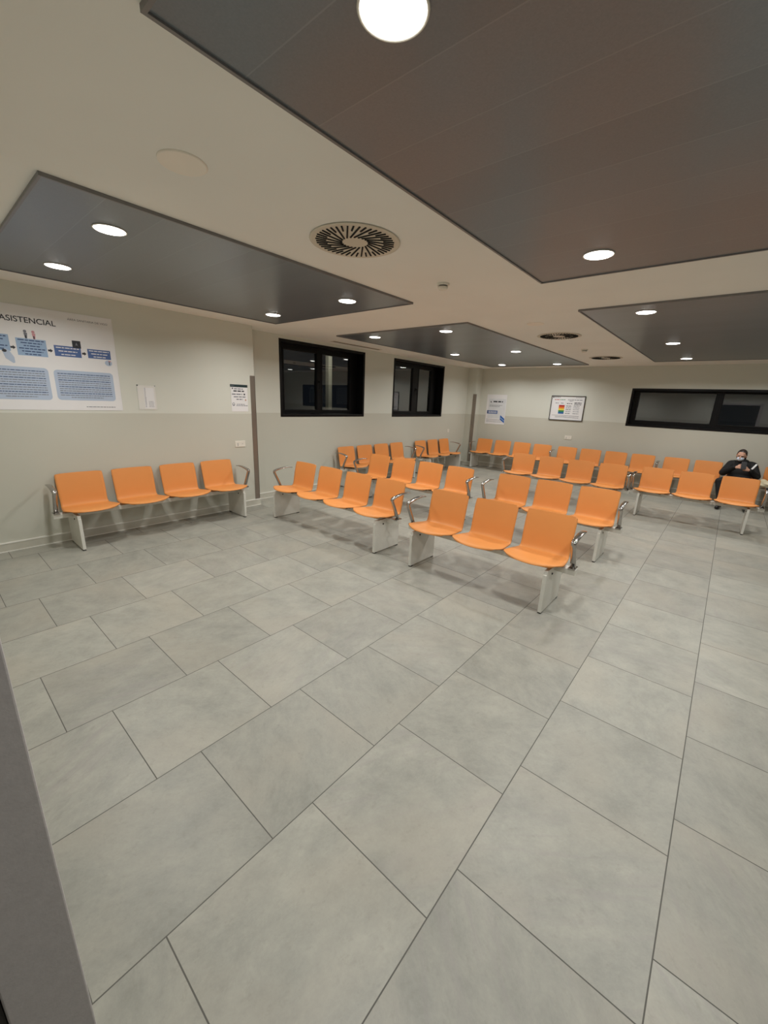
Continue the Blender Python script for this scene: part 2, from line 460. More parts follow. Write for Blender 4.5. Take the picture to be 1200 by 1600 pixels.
LAMPS = [
 (-.855, .975, 'biggest round downlight in view, nearest the camera'),
 (-.86, 3.03, 'lit downlight at the far end of the largest ceiling panel'),
 (.40, .975, 'downlight in the near end of the largest panel, farther from the windows'),
 (.40, 3.03, 'downlight in the far end of the largest panel, farther from the windows'),
 (-3.145, 1.02, 'larger of the near pair of downlights above the wall bench'),
 (-4.41, 1.02, 'downlight above the blue poster, close to the wall'),
 (-4.47, 3.10, 'downlight above the wall corner with the steel guard'),
 (-3.165, 3.07, 'downlight at the pointed end of the panel above the wall bench'),
 (-4.48, 4.95, 'downlight just outside the nearer square window'),
 (-3.21, 4.98, 'brightest downlight at the near end of the long panel by the windows'),
 (-4.48, 7.34, 'downlight just outside the farther square window'),
 (-3.21, 7.32, 'downlight midway along the long panel by the windows, away from them'),
 (-4.50, 9.56, 'downlight near the far column in the corner'),
 (-3.24, 9.66, 'downlight at the back end of the window panel, away from the windows'),
 (-.87, 4.92, 'nearest downlight in the panel before the wide back window'),
 (-.868, 7.22, 'middle downlight in the panel before the wide back window'),
 (-.862, 9.26, 'smallest downlight, close to the wide back window'),
 (.40, 4.92, 'downlight in the near end of the wide window panel, outer row'),
 (.40, 7.22, 'middle downlight in the wide window panel, outer row'),
 (.40, 9.26, 'last downlight before the wide window, outer row')]
for i, (x, y, lb) in enumerate(LAMPS):
    r = lamp0 if i == 0 else dup(lamp0)
    r.location = (x, y, CEIL-.012); tag(r, lb, 'ceiling light', G)

# ------------------------------------------------------------------ ceiling fittings
def swirl():
    root = empty('swirl_diffuser')
    b = new(); lathe(b, [(.27, 0), (.283, -.003), (.283, -.006), (.27, -.008), (.262, -.006), (0, -.006)], n=64)
    done(b, 'face_plate', CREAMP, root, False)
    b = new()
    def slot(a, r0, r1, tw, wd):
        p0 = Vector((r0*cos(a), r0*sin(a))); p1 = Vector((r1*cos(a+tw), r1*sin(a+tw)))
        d = (p1-p0).normalized(); n = Vector((-d.y, d.x))*wd/2
        prism(b, [tuple(p0-n), tuple(p1-n), tuple(p1+n), tuple(p0+n)], -.0105, -.0055)
    N = 22
    for i in range(N):
        a = 2*pi*i/N
        slot(a, .082, .243, .46, .0095)
        a2 = a+pi/N+.383
        slot(a2, .180, .246, .077, .0095)
    done(b, 'air_slots', BLACKV, root)
    return root
sw0 = swirl()
for i, (x, y, lb) in enumerate([(-2.03, 2.03, 'large round swirl air vent nearest the camera'),
                                (-2.06, 6.05, 'round swirl air vent midway along the ceiling strip'),
                                (-2.085, 8.86, 'farthest round swirl air vent near the back wall')]):
    r = sw0 if i == 0 else dup(sw0)
    r.location = (x, y, CEIL); tag(r, lb, 'air vent', 'round swirl air vents in the ceiling')

def smoke():
    root = empty('smoke_detector')
    b = new(); lathe(b, [(.052, 0), (.052, -.012), (.048, -.016), (0, -.016)], n=32); done(b, 'base', PLATE, root, False)
    b = new(); lathe(b, [(.036, -.016), (.034, -.020), (.040, -.024), (.040, -.038), (.030, -.047), (0, -.049)], n=32); done(b, 'sensor_head', PLATE, root, True)
    b = new(); lathe(b, [(.0365, -.0165), (.0345, -.020), (.0405, -.0235)], n=32); done(b, 'sensor_slot', DARK, root, True)
    return root
sm0 = smoke()
for i, (x, y, lb) in enumerate([(-2.06, 3.10, 'white smoke detector on the ceiling beyond the nearest swirl vent'),
                                (-2.12, 7.55, 'small white smoke detector between the two farther swirl vents')]):
    r = sm0 if i == 0 else dup(sm0)
    r.location = (x, y, CEIL); tag(r, lb, 'smoke detector', 'smoke detectors on the ceiling strip')
SPK = mat('speaker_cover', (246, 238, 226), .6, var=.01)
for i, (x, y, lb) in enumerate([(-2.035, .975, 'flat cream round ceiling speaker cover nearest the camera'),
                                (-2.03, 5.085, 'flat cream round ceiling speaker cover by the farther swirl vent')]):
    b = new(); lathe(b, [(.100, 0), (.100, -.004), (.095, -.007), (.088, -.004), (0, -.005)], n=48)
    o = done(b, 'ceiling_speaker', SPK, None, False); o.location = (x, y, CEIL); tag(o, lb, 'ceiling speaker', 'round speakers in the ceiling')
root = empty('slot_vent', (-5.53, 5.65, CEIL))
b = new(); box(b, -.055, .055, -.62, .62, -.006, 0, .001); done(b, 'vent_frame', CREAMP, root)
b = new(); box(b, -.020, -.006, -.60, .60, -.0075, -.005); box(b, .010, .024, -.60, .60, -.0075, -.005); done(b, 'vent_slot', BLACKV, root)
tag(root, 'narrow linear slot vent in the ceiling between the two square windows', 'air vent')

# ------------------------------------------------------------------ benches
def smoothstep(a, b_, x):
    t = max(0, min(1, (x-a)/(b_-a))); return t*t*(3-2*t)
def catmull(P, n):
    out = []
    P = [Vector(p) for p in P]
    Q = [P[0]*2-P[1]]+P+[P[-1]*2-P[-2]]
    for i in range(1, len(Q)-2):
        for j in range(n):
            t = j/n
            a, b_, c, d = Q[i-1], Q[i], Q[i+1], Q[i+2]
            out.append(.5*((2*b_)+(-a+c)*t+(2*a-5*b_+4*c-d)*t*t+(-a+3*b_-3*c+d)*t**3))
    out.append(P[-1]); return out

def seat_mesh():
    # profile: y (back), z, half width
    prof = [(-.022, .420, .170), (-.012, .431, .205), (.015, .437, .236), (.07, .436, .258), (.15, .428, .256), (.25, .418, .244), (.33, .411, .232),
            (.375, .412, .226), (.402, .430, .222), (.417, .47, .220), (.430, .54, .221), (.446, .62, .222), (.464, .70, .222), (.480, .762, .219), (.4835, .772, .212)]
    pr = catmull(prof, 4)
    U = 20; bm = new(); g = []
    n = len(pr)
    for k, p in enumerate(pr):
        y, z, hw = p
        row = []
        for i in range(U+1):
            u = -1+2*i/U
            seat = 1-smoothstep(.33, .42, y)
            front = 1-smoothstep(-.02, .16, y)
            x = u*hw
            yy = y+front*.050*abs(u)**2.6 - (1-seat)*.020*(u*u)
            zz = z+seat*(.004*u*u) - front*seat*.004*abs(u)**4
            # rounded top corners
            if z > .74: zz -= max(0, abs(u)-.86)*.05
            row.append(bm.verts.new((x, yy, zz)))
        g.append(row)
    for a, b_ in zip(g, g[1:]):
        for i in range(U):
            f = bm.faces.new((a[i], a[i+1], b_[i+1], b_[i])); f.smooth = True
    bmesh.ops.recalc_face_normals(bm, faces=bm.faces)
    # thickness
    bm.normal_update()
    me = bpy.data.meshes.new('seat'); bm.to_mesh(me); bm.free()
    o = bpy.data.objects.new('tmp', me); COL.objects.link(o)
    md = o.modifiers.new('t', 'SOLIDIFY'); md.thickness = .010; md.offset = 0; md.use_even_offset = True
    dg = bpy.context.evaluated_depsgraph_get()
    me2 = bpy.data.meshes.new_from_object(o.evaluated_get(dg)); me2.name = 'seat_shell'
    bpy.data.objects.remove(o)
    for p in me2.polygons: p.use_smooth = True
    me2.materials.clear(); me2.materials.append(ORANGE)
    return me2

def strap_mesh():
    # polished strap armrest: foot, raking post, bend, slightly arched top
    path = catmull([(.235, .395, 0), (.215, .43, 0), (.165, .535, 0), (.125, .615, 0), (.122, .640, 0), (.140, .654, 0), (.20, .668, 0), (.29, .680, 0), (.37, .681, 0), (.43, .672, 0)], 5)
    bm = new(); rows = []
    n = len(path)
    for i, p in enumerate(path):
        a = path[max(0, i-1)]; c = path[min(n-1, i+1)]
        d = Vector((c.x-a.x, c.y-a.y)).normalized(); nn = Vector((-d.y, d.x))
        s = i/(n-1)
        hw = .024 - .003*smoothstep(.0, .3, s) + .003*smoothstep(.4, .6, s) - .008*smoothstep(.9, 1, s)
        th = .013 - .007*smoothstep(.45, 1., s)
        ring = []
        for k in range(12):
            t = 2*pi*k/12
            cx, cz = cos(t), sin(t)
            ex = abs(cx)**.5*(1 if cx > 0 else -1)*hw; ez = abs(cz)**.7*(1 if cz > 0 else -1)*th
            ring.append(bm.verts.new((ex, p.x+nn.x*ez, p.y+nn.y*ez)))
        rows.append(ring)
    for a, c in zip(rows, rows[1:]):
        for k in range(12):
            j = (k+1) % 12; f = bm.faces.new((a[k], a[j], c[j], c[k])); f.smooth = True
    bm.faces.new(rows[0]); bm.faces.new(rows[-1])
    box(bm, -.028, .028, .175, .275, .392, .404, .002)
    bmesh.ops.recalc_face_normals(bm, faces=bm.faces)
    me = bpy.data.meshes.new('armrest'); bm.to_mesh(me); bm.free(); me.materials.append(CHROME)
    return me

def leg_mesh():
    bm = new(); box(bm, -.015, .015, 0, .435, .012, .352, .002)
    box(bm, -.015, .015, .012, .435, .352, .385, .001)
    # bolt heads
    for sx in (-1, 1):
        r = bmesh.ops.create_cone(bm, cap_ends=True, segments=12, radius1=.009, radius2=.009, depth=.006,
                                  matrix=Matrix.Translation((sx*.017, .14, .33)) @ Matrix.Rotation(pi/2, 4, 'Y'))
        for v in r['verts']:
            for f in v.link_faces: f.material_index = 1
    me = bpy.data.meshes.new('leg'); bm.to_mesh(me); bm.free(); me.materials.append(WHITEM); me.materials.append(DARK); return me
def pad_mesh():
    bm = new(); box(bm, -.014, .014, -.0205, .0205, 0, .012, .002)
    me = bpy.data.meshes.new('foot_pad'); bm.to_mesh(me); bm.free(); me.materials.append(DARK); return me
SEAT, ARM, LEG, PAD = seat_mesh(), strap_mesh(), leg_mesh(), pad_mesh()
P = .5335
BEAMS = {}; BRK = None
def bracket_mesh():
    bm = new()
    for s in (-1, 1): box(bm, s*.12-.016, s*.12+.016, .10, .34, .394, .409, .002)
    box(bm, -.136, .136, .16, .19, .388, .400, .001)
    me = bpy.data.meshes.new('seat_bracket'); bm.to_mesh(me); bm.free(); me.materials.append(BRKT); return me
BRK = bracket_mesh()
def bench(n, loc, rz, label, group):
    root = empty('beam_bench', loc, (0, 0, rz))
    half = (n-1)/2*P
    if n not in BEAMS:
        bm = new(); e = half+.335
        box(bm, -e, e, .185, .265, .345, .394, .004)
        me = bpy.data.meshes.new('beam'); bm.to_mesh(me); bm.free(); me.materials.append(WHITEM); BEAMS[n] = me
    link('beam', BEAMS[n], root)
    for i in range(n):
        s = link('seat', SEAT, root); s.location = (-half+i*P, 0, 0)
        k = link('seat_bracket', BRK, s)
    for sx in (-1, 1):
        l = link('leg', LEG, root); l.location = (sx*(half+.155), 0, 0)
        for py in (.0245, .4105): link('foot_pad', PAD, l).location = (0, py, 0)
        a = link('armrest', ARM, root); a.location = (sx*(half+.302), 0, 0)
        a['label'] = 'polished metal armrest'
    tag(root, label, 'bench', group)
    return root
GB = 'orange seat benches on white steel beams'
bench(4, (-5.005, 1.952, 0), pi/2, 'four-seat orange bench against the wall under the poster and notices', GB)
bench(4, (-3.765, 3.19, 0), 0, 'four-seat orange bench in the front row, nearer the steel corner guard', GB)
bench(3, (-1.605, 3.19, 0), 0, 'three-seat orange bench closest to the camera in the front row', GB)
bench(4, (-3.74, 4.80, 0), 0, 'four-seat orange bench in the second row, nearer the windows', GB)
bench(3, (-1.575, 4.82, 0), 0, 'three-seat orange bench directly behind the closest bench', GB)
bench(4, (-2.225, 7.48, 0), 0, 'four-seat orange bench of the third row, with its outer armrest near the windows', GB)
bench(3, (-.256, 7.66, 0), 0, 'three-seat orange bench in front of the seated person', GB)
bench(4, (-4.345, 9.96, 0), 0, 'four-seat orange bench on the back wall beside the far column', GB)
bench(4, (-2.14, 9.96, 0), 0, 'four-seat orange bench on the back wall below the framed board and socket', GB)
bench(4, (.07, 9.96, 0), 0, 'four-seat orange bench on the back wall with a person sitting on it', GB)
bench(4, (-5.285, 6.39, 0), pi/2, 'four-seat orange bench against the window wall, beneath the first square window', GB)
bench(3, (-5.285, 8.66, 0), pi/2, 'three-seat orange bench against the window wall, beneath the farther square window', GB)

# ------------------------------------------------------------------ printed matter
class Print:
    def __init__(s): s.bm = new(); s.mats = []
    def mi(s, m):
        if m not in s.mats: s.mats.append(m)
        return s.mats.index(m)
    def rect(s, x0, x1, y0, y1, m, z=.0006, r=0):
        if r: prism(s.bm, rrect(x0, x1, y0, y1, r), z-.0006, z, s.mi(m))
        else: prism(s.bm, [(x0, y0), (x1, y0), (x1, y1), (x0, y1)], z-.0006, z, s.mi(m))
    def poly(s, pts, m, z=.0006): prism(s.bm, pts, z-.0006, z, s.mi(m))
    def line(s, x0, x1, y, h, m, z=.0012, center=False, seed=0):
        """a line of small words"""
        rr = random.Random(seed+int(y*9173)+int(x0*331)); x = x0
        while x < x1-.004:
            wd = h*rr.uniform(1.6, 5.5); e = min(x1, x+wd)
            s.rect(x, e, y-h*.5, y+h*.5, m, z); x = e+h*.7
    def text(s, t, x, y, h, m, z=.0012, align='LEFT', width=None):
        cu = bpy.data.curves.new('t', 'FONT'); cu.body = t; cu.size = h/.73; cu.align_x = align; cu.offset = .018*h if h > .03 else 0
        o = bpy.data.objects.new('t', cu); COL.objects.link(o)
        dg = bpy.context.evaluated_depsgraph_get(); me = bpy.data.meshes.new_from_object(o.evaluated_get(dg))
        bpy.data.objects.remove(o)
        xs = [v.co.x for v in me.vertices]; sx = 1
        if width and xs: sx = width/(max(xs)-min(xs))
        k0 = len(s.bm.verts); s.bm.from_mesh(me); s.bm.verts.ensure_lookup_table()
        nv = s.bm.verts[k0:]
        for v in nv: v.co = Vector((x+v.co.x*sx, y+v.co.y, z))
        i = s.mi(m)
        for f in {f for v in nv for f in v.link_faces}: f.material_index = i
        bpy.data.meshes.remove(me)
    def build(s, name, parent=None):
        me = bpy.data.meshes.new(name); s.bm.to_mesh(me); s.bm.free()
        return link(name, me, parent, s.mats)
ONLEFT = (pi/2, 0, pi/2); ONBACK = (pi/2, 0, 0)

# the big care-circuit poster; local x = world y, local y = world z
root = empty('wall_poster', (XL+.003, 0, 0), ONLEFT)
tag(root, 'large white poster with blue flow boxes and a grey heading on the side wall', 'poster')
p = Print(); p.rect(.02, 1.685, 1.447, 2.436, PAPER, .0006)
p.text('ÁREA SANITARIA DE VIGO', 1.278, 2.362, .020, INKG, width=.36)
p.line(1.331, 1.61, 1.485, .007, INKG); p.build('poster_sheet', root)
p = Print(); p.text('ASISTENCIAL', 1.172, 2.283, .052, INK, align='RIGHT', width=.432); p.build('heading', root)
def flow(x0, x1, y0, y1, m, n, tm):
    p = Print(); p.rect(x0, x1, y0, y1, m, .0012)
    for i in range(n):
        yy = y1-(i+.6)*(y1-y0)/(n+.2); ins = .02+.05*((i*7) % 3)/2
        p.line(x0+ins*(x1-x0)/.3, x1-ins*(x1-x0)/.3, yy, .009, tm, .0018)
    return p
flow(.50, .784, 2.006, 2.156, BLUEL, 5, BLUEN).build('flow_box', root)
p = flow(.833, 1.067, 1.975, 2.136, BLUEL, 6, BLUEN)
p.build('flow_box', root)
p = Print()
for fx, m in ((.915, INKG), (.978, PINK)):
    p.poly([(fx+.013*cos(a*pi/6), 2.203+.013*sin(a*pi/6)) for a in range(12)], m, .0024)
    p.poly([(fx-.012, 2.19), (fx-.006, 2.136), (fx+.010, 2.136), (fx+.016, 2.19)], m, .0024)
    p.rect(fx-.004, fx+.006, 2.138, 2.165, INK, .003)
p.build('printed_figures', root)
p = flow(1.127, 1.356, 1.997, 2.102, BLUED, 3, PAPER)
p.rect(1.288, 1.362, 2.092, 2.166, INK, .0020); p.poly([(1.305, 2.095), (1.325, 2.15), (1.345, 2.095), (1.335, 2.12), (1.315, 2.12)], INKG, .0028)
p.build('flow_box', root)
p = flow(1.415, 1.630, 2.003, 2.097, BLUED, 3, PAPER)
p.poly([(1.60+.035*cos(a*pi/8), 1.965+.030*sin(a*pi/8)) for a in range(16)], BLUEP, .0022)
p.rect(1.605, 1.612, 1.945, 1.985, INK, .003); p.rect(1.60, 1.625, 1.980, 1.990, PINK, .003); p.build('flow_box', root)
for ax in (.804, 1.093, 1.382):
    p = Print(); p.poly([(ax-.019, 2.034), (ax, 2.034), (ax, 2.024), (ax+.021, 2.043), (ax, 2.062), (ax, 2.052), (ax-.019, 2.052)], INK, .0014); p.build('arrow', root)
p = Print(); p.poly([(.72, 2.0), (.735, 1.935), (.785, 1.895), (.80, 1.90), (.80, 1.95), (.77, 2.01), (.74, 2.03)], BLUEP, .0022)
p.poly([(.735+.018*cos(a*pi/6), 2.005+.014*sin(a*pi/6)) for a in range(12)], INK, .003); p.build('printed_figures', root)
for x0, x1, y0, y1 in ((.56, 1.045, 1.549, 1.866), (1.088, 1.625, 1.553, 1.859)):
    p = Print(); p.rect(x0, x1, y0, y1, BLUEP, .0012, r=.035)
    nl = 12
    for i in range(nl):
        yy = y1-.035-i*(y1-y0-.065)/(nl-1)
        e = .03 if i < nl-1 else .12
        p.line(x0+.03+(.09 if i == nl-1 else 0), x1-e, yy, .007, INKG if i % 3 else BLUEN, .0018, seed=i)
    p.build('text_box', root)

# pale notice, local x = world y
root = empty('paper_notice', (XL+.003, 0, 0), ONLEFT)
p = Print(); PALE = mat('faded_paper', (224, 222, 216), .5, var=.01)
p.rect(1.862, 2.065, 1.462, 1.745, PALE, .0008)
p.rect(1.93, 2.045, 1.475, 1.72, PAPER, .0012)
for i in range(15):
    p.line(1.936, 1.952, 1.712-i*.0155, .005, INKG, .0016, seed=i)
    if i > 9: p.line(1.975, 2.035, 1.712-i*.0155, .004, INKG, .0016, seed=i+9)
p.rect(1.858, 1.872, 1.737, 1.750, INK, .0022); p.rect(2.055, 2.066, 1.738, 1.748, INKG, .0022)
o = p.build('notice_sheet', root); tag(root, 'faint pale printed sheet taped beside the large poster', 'notice')

root = empty('paper_notice', (XL+.003, 0, 0), ONLEFT)
p = Print(); p.rect(3.065, 3.325, 1.447, 1.815, PAPER, .0008)
o = p.build('notice_sheet', root)
p = Print(); p.rect(3.058, 3.330, 1.786, 1.822, TEAL, .0014); p.line(3.07, 3.12, 1.804, .007, INKG, .002); p.build('header_band', root)
p = Print()
def words(y, x0, x1, h, m=INKG, sd=1): p.line(x0, x1, y, h, m, .0014, seed=sd)
p.rect(3.083, 3.10, 1.758, 1.776, INK, .0014)
words(1.762, 3.115, 3.265, .013); words(1.732, 3.105, 3.272, .017, INK)
words(1.688, 3.08, 3.24, .015); p.rect(3.262, 3.285, 1.678, 1.70, INK, .0014)
words(1.652, 3.105, 3.29, .014); words(1.618, 3.145, 3.245, .015)
p.poly([(3.29+.012*cos(a*pi/6), 1.61+.014*sin(a*pi/6)) for a in range(12)], SKINP, .0014)
p.poly([(3.098+.020*cos(a*pi/6), 1.548+.024*sin(a*pi/6)) for a in range(12)], INKG, .0014)
p.poly([(3.098+.011*cos(a*pi/6), 1.552+.013*sin(a*pi/6)) for a in range(12)], PAPER, .0018)
words(1.548, 3.145, 3.27, .009); words(1.530, 3.14, 3.318, .009)
p.build('printed_text', root)
tag(root, 'white notice with a dark header band beside the steel corner guard', 'notice')

# back wall poster and framed board: local x = world x, local y = world z
K = 10.62/10.88
def bk(x, z): return x*K, H+(z-H)*K
root = empty('wall_poster', (0, YB-.003, 0), ONBACK)
x0, z1 = bk(-5.45, 1.975); x1, z0 = bk(-4.86, 1.165)
p = Print(); p.rect(x0, x1, z0, z1, PAPER, .0010)
u = lambda f: x0+(x1-x0)*f
v = lambda f: z1-(z1-z0)*f
p.rect(u(.10), u(.98), v(.80), v(.14), mat('poster_inner', (216, 218, 220), .5), .0014)
p.poly([(u(.2), v(.215)), (u(.235), v(.235)), (u(.255), v(.27)), (u(.215), v(.27)), (u(.19), v(.245))], INK, .002)
p.line(u(.34), u(.82), v(.235), .034, INK, .002); p.line(u(.16), u(.80), v(.36), .012, INKG, .002); p.line(u(.16), u(.7), v(.40), .012, INKG, .002)
for q in (.84, .88, .92): p.line(u(.06), u(.9), v(q), .008, INKG, .002)
p.build('poster_sheet', root)
p = Print(); p.rect(u(.06), u(.60), v(.65), v(.535), BLUED, .0016)
p.rect(u(.06), u(.10), v(.65), v(.535), BLUEN, .002); p.line(u(.14), u(.55), v(.575), .014, PAPER, .0022); p.line(u(.14), u(.55), v(.61), .014, PAPER, .0022); p.build('blue_banner', root)
p = Print(); p.poly([(u(.76), v(.68)), (u(.985), v(.80)), (u(.985), v(.945)), (u(.76), v(.83))], BLUEB, .0024)
p.poly([(u(.78), v(.755)), (u(.97), v(.855)), (u(.97), v(.88)), (u(.78), v(.79))], BLUEL, .003); p.build('blue_ribbon', root)
tag(root, 'white poster with a blue banner and slanted blue ribbon by the far column', 'poster')

root = empty('framed_board', (0, YB-.004, 0), ONBACK)
x0, z1 = bk(-3.655, 1.985); x1, z0 = bk(-2.84, 1.385)
u = lambda f: x0+(x1-x0)*f
v = lambda f: z1-(z1-z0)*f
b = new(); t = .014
FR = mat('dark_board_frame', (52, 50, 46), .4, .3)
for a in ((x0, x1, z0, z0+t), (x0, x1, z1-t, z1), (x0, x0+t, z0, z1), (x1-t, x1, z0, z1)): box(b, a[0], a[1], a[2], a[3], -.003, .022, .002)
done(b, 'board_frame', FR, root)
p = Print(); p.rect(x0+.01, x1-.01, z0+.01, z1-.01, PAPER, .004)
zz = .0048
p.rect(u(.04), u(.075), v(.09), v(.045), INK, zz); p.line(u(.09), u(.27), v(.065), .012, INKG, zz); p.line(u(.72), u(.9), v(.065), .008, INKG, zz)
p.line(u(.10), u(.26), v(.16), .014, TRI[0], zz); p.line(u(.27), u(.42), v(.16), .014, TRI[3], zz); p.line(u(.5), u(.93), v(.16), .014, INKG, zz)
p.line(u(.55), u(.65), v(.21), .012, INKG, zz)
p.line(u(.14), u(.24), v(.30), .014, INKG, zz); p.line(u(.30), u(.38), v(.30), .014, INKG, zz)
p.line(u(.48), u(.64), v(.31), .016, INK, zz)
for q in (.27, .31, .355): p.line(u(.70), u(.90), v(q), .014, INK if q < .34 else INKG, zz)
for i, q in enumerate((.41, .48, .55, .63, .71)):
    p.line(u(.47), u(.62), v(q), .013, INKG if i % 2 else INK, zz, seed=i); p.line(u(.69), u(.86), v(q), .013, INKG, zz, seed=i)
for q in (.80, .84, .88): p.line(u(.08+.1*(q > .82)), u(.88), v(q), .008, INKG, zz)
p.build('printed_sheet', root)
p = Print()
for i, m in enumerate(TRI):
    h = .072; a = .375+i*h; p.rect(u(.255), u(.425), v(a+h), v(a), m, .0052)
p.build('colour_scale', root)
tag(root, 'framed white board with a red to blue colour scale on the back wall', 'board')

# sockets
def socket(loc, rot, label, two=True, wdt=.165):
    root = empty('wall_socket', loc, rot)
    b = new(); box(b, -wdt/2, wdt/2, -.045, .045, 0, .009, .003); done(b, 'cover_plate', PLATE, root)
    if two:
        b = new(); lathe(b, [(.019, .0095), (.019, .0085), (0, .0085)], (.035, 0, 0), n=24); box(b, .031, .039, -.004, .004, .009, .0105); done(b, 'socket_hole', INKG, root)
        b = new(); box(b, -.044, -.036, -.022, .014, .009, .0105, .0005); box(b, -.046, -.034, -.026, -.018, .009, .0108, .0005); done(b, 'switch_key', INKG, root)
    else:
        b = new(); lathe(b, [(.019, .0095), (.019, .0085), (0, .0085)], n=24); done(b, 'socket_hole', INKG, root)
    tag(root, label, 'socket')
socket((XL, 3.165, .980), ONLEFT, 'white double socket above the bench beside the steel corner guard')
socket((XR2, 9.47, .975), ONLEFT, 'small white single socket above the bench near the far column', False, .09)
x, z = bk(-3.095+.01, 1.0); 
socket((-3.03, YB, .985), ONBACK, 'white double socket on the back wall under the framed board')

# ------------------------------------------------------------------ the seated person
def capsule(bm, p0, r0, p1, r1, n=14, m=5):
    p0, p1 = Vector(p0), Vector(p1); d = p1-p0; L = d.length
    q = d.to_track_quat('Z', 'Y') if L > 1e-6 else Matrix.Identity(3).to_quaternion()
    prof = []
    for i in range(m+1): a = -pi/2+pi/2*i/m; prof.append((r0*cos(a), r0*sin(a)))
    for i in range(m+1): a = pi/2*i/m; prof.append((r1*cos(a), L+r1*sin(a)))
    k = len(bm.verts)
    bm.verts.ensure_lookup_table()
    lathe(bm, [(max(0, r) if r > 1e-5 else 0, z) for r, z in prof], n=n)
    bm.verts.ensure_lookup_table()
    for v_ in bm.verts[k:]: v_.co = q @ v_.co + p0
def ell(bm, c, r, rot=None, n=20):
    k = len(bm.verts)
    lathe(bm, [(sin(pi*i/14) if 0 < i < 14 else 0, -cos(pi*i/14)) for i in range(15)], n=n)
    bm.verts.ensure_lookup_table()
    for v_ in bm.verts[k:]:
        p_ = Vector((v_.co.x*r[0], v_.co.y*r[1], v_.co.z*r[2]))
        if rot: p_ = rot @ p_
        v_.co = p_+Vector(c)
def fused(bm, name, m, parent, vox=.006, sm=3):
    bmesh.ops.recalc_face_normals(bm, faces=bm.faces)
    me = bpy.data.meshes.new('x'); bm.to_mesh(me); bm.free()
    o = bpy.data.objects.new('x', me); COL.objects.link(o)
    r = o.modifiers.new('r', 'REMESH'); r.mode = 'VOXEL'; r.voxel_size = vox; r.use_smooth_shade = True
    s = o.modifiers.new('s', 'SMOOTH'); s.iterations = sm; s.factor = .5
    dg = bpy.context.evaluated_depsgraph_get(); me2 = bpy.data.meshes.new_from_object(o.evaluated_get(dg))
    bpy.data.objects.remove(o); me2.name = name
    for p_ in me2.polygons: p_.use_smooth = True
    me2.materials.clear(); return link(name, me2, parent, [m])

SKIN = mat('skin', (208, 160, 136), .5, var=.04, scale=30); HAIR = mat('dark_brown_hair', (42, 32, 28), .45, var=.2, scale=60)
COAT = mat('black_coat_cloth', (9, 9, 11), .8, var=.2, scale=40, bump=.3, bscale=80); TROU = mat('black_trousers_cloth', (13, 12, 14), .8, var=.2)
MASK = mat('blue_white_mask', (206, 218, 232), .7, var=.03); SHOE = mat('black_shoe', (14, 13, 14), .4)
EYE = mat('dark_eye', (30, 22, 20), .3)
PX, PY = .30, 9.95
root = empty('person', (PX, PY, 0), (0, 0, 0))
tag(root, 'person in a black coat and pale face mask, seated looking at a phone', 'person')
hd = Vector((-.045, .20, .955))           # head centre
Rh = Matrix.Rotation(rad(14), 3, 'X') @ Matrix.Rotation(rad(-10), 3, 'Z')
def hp(x, y, z): return hd + Rh @ Vector((x, y, z))
ELL = Vector((-.245, .10, .62)); ELR = Vector((.235, .10, .61))
HL = Vector((-.045, -.075, .765)); HR = Vector((.065, -.085, .735))
b = new()
capsule(b, (0, .20, .52), .115, (0, .26, .66), .10); capsule(b, (0, .26, .66), .10, (0, .27, .78), .10)
capsule(b, (-.10, .27, .79), .055, (.10, .27, .79), .055)
capsule(b, (-.01, .26, .80), .05, hp(0, .03, -.07), .048)
ell(b, hp(0, .01, .012), (.068, .090, .098), Rh); ell(b, hp(0, -.022, -.045), (.053, .062, .060), Rh)
capsule(b, hp(0, -.088, .012), .008, hp(0, -.103, -.018), .013)
for s in (-1, 1):
    ell(b, hp(s*.070, .014, -.005), (.010, .020, .030), Rh)
    ell(b, hp(s*.028, -.078, .030), (.020, .012, .006), Rh)
# arms and legs under the clothes
for s, el, h in ((-1, ELL, HL), (1, ELR, HR)):
    capsule(b, (s*.15, .26, .78), .042, el, .035); capsule(b, el, .034, h+Vector((s*.035, .03, -.012)), .023)
    # palm
    pd = Vector((-s*.8, -.3, .15)).normalized()
    w0 = h+Vector((s*.03, .025, -.008)); c0 = w0+pd*.045
    upv = Vector((0, .25, 1)).normalized(); nrm = pd.cross(upv).normalized(); upv = nrm.cross(pd).normalized()*-1
    if upv.z < 0: upv = -upv
    for k in (-1.2, -.4, .4, 1.2): capsule(b, w0+upv*k*.011, .013, c0+upv*k*.016, .011)
    for k, ln in ((-1.5, .022), (-.5, .028), (.5, .030), (1.5, .026)):
        q0 = c0+upv*k*.016; q1 = q0+pd*ln+Vector((0, -.006, 0)); q2 = q1+(pd*.5+Vector((0, -.3, .25))).normalized()*ln*.8; q3 = q2+(Vector((s*.5, -.5, .3))).normalized()*ln*.6
        capsule(b, q0, .0088, q1, .0082, 8, 3); capsule(b, q1, .0082, q2, .0076, 8, 3); capsule(b, q2, .0076, q3, .0068, 8, 3)
    t0 = w0+upv*.015+pd*.01; t1 = t0+upv*.028+pd*.022; t2 = t1+pd*.026+upv*.006
    capsule(b, t0, .012, t1, .0105, 8, 3); capsule(b, t1, .0105, t2, .0085, 8, 3)
KN = {-1: Vector((-.27, -.27, .49)), 1: Vector((.15, -.31, .475))}
FT = {-1: Vector((-.185, -.36, .085)), 1: Vector((.185, -.28, .085))}
for s in (-1, 1):
    capsule(b, (s*.085, .18, .50), .072, KN[s], .048); capsule(b, KN[s], .045, FT[s], .030); capsule(b, FT[s]-Vector((0, 0, .03)), .028, FT[s]+Vector((s*.02, -.11, -.052)), .022)
fused(b, 'body', SKIN, root, .0048, 2)
b = new()   # coat
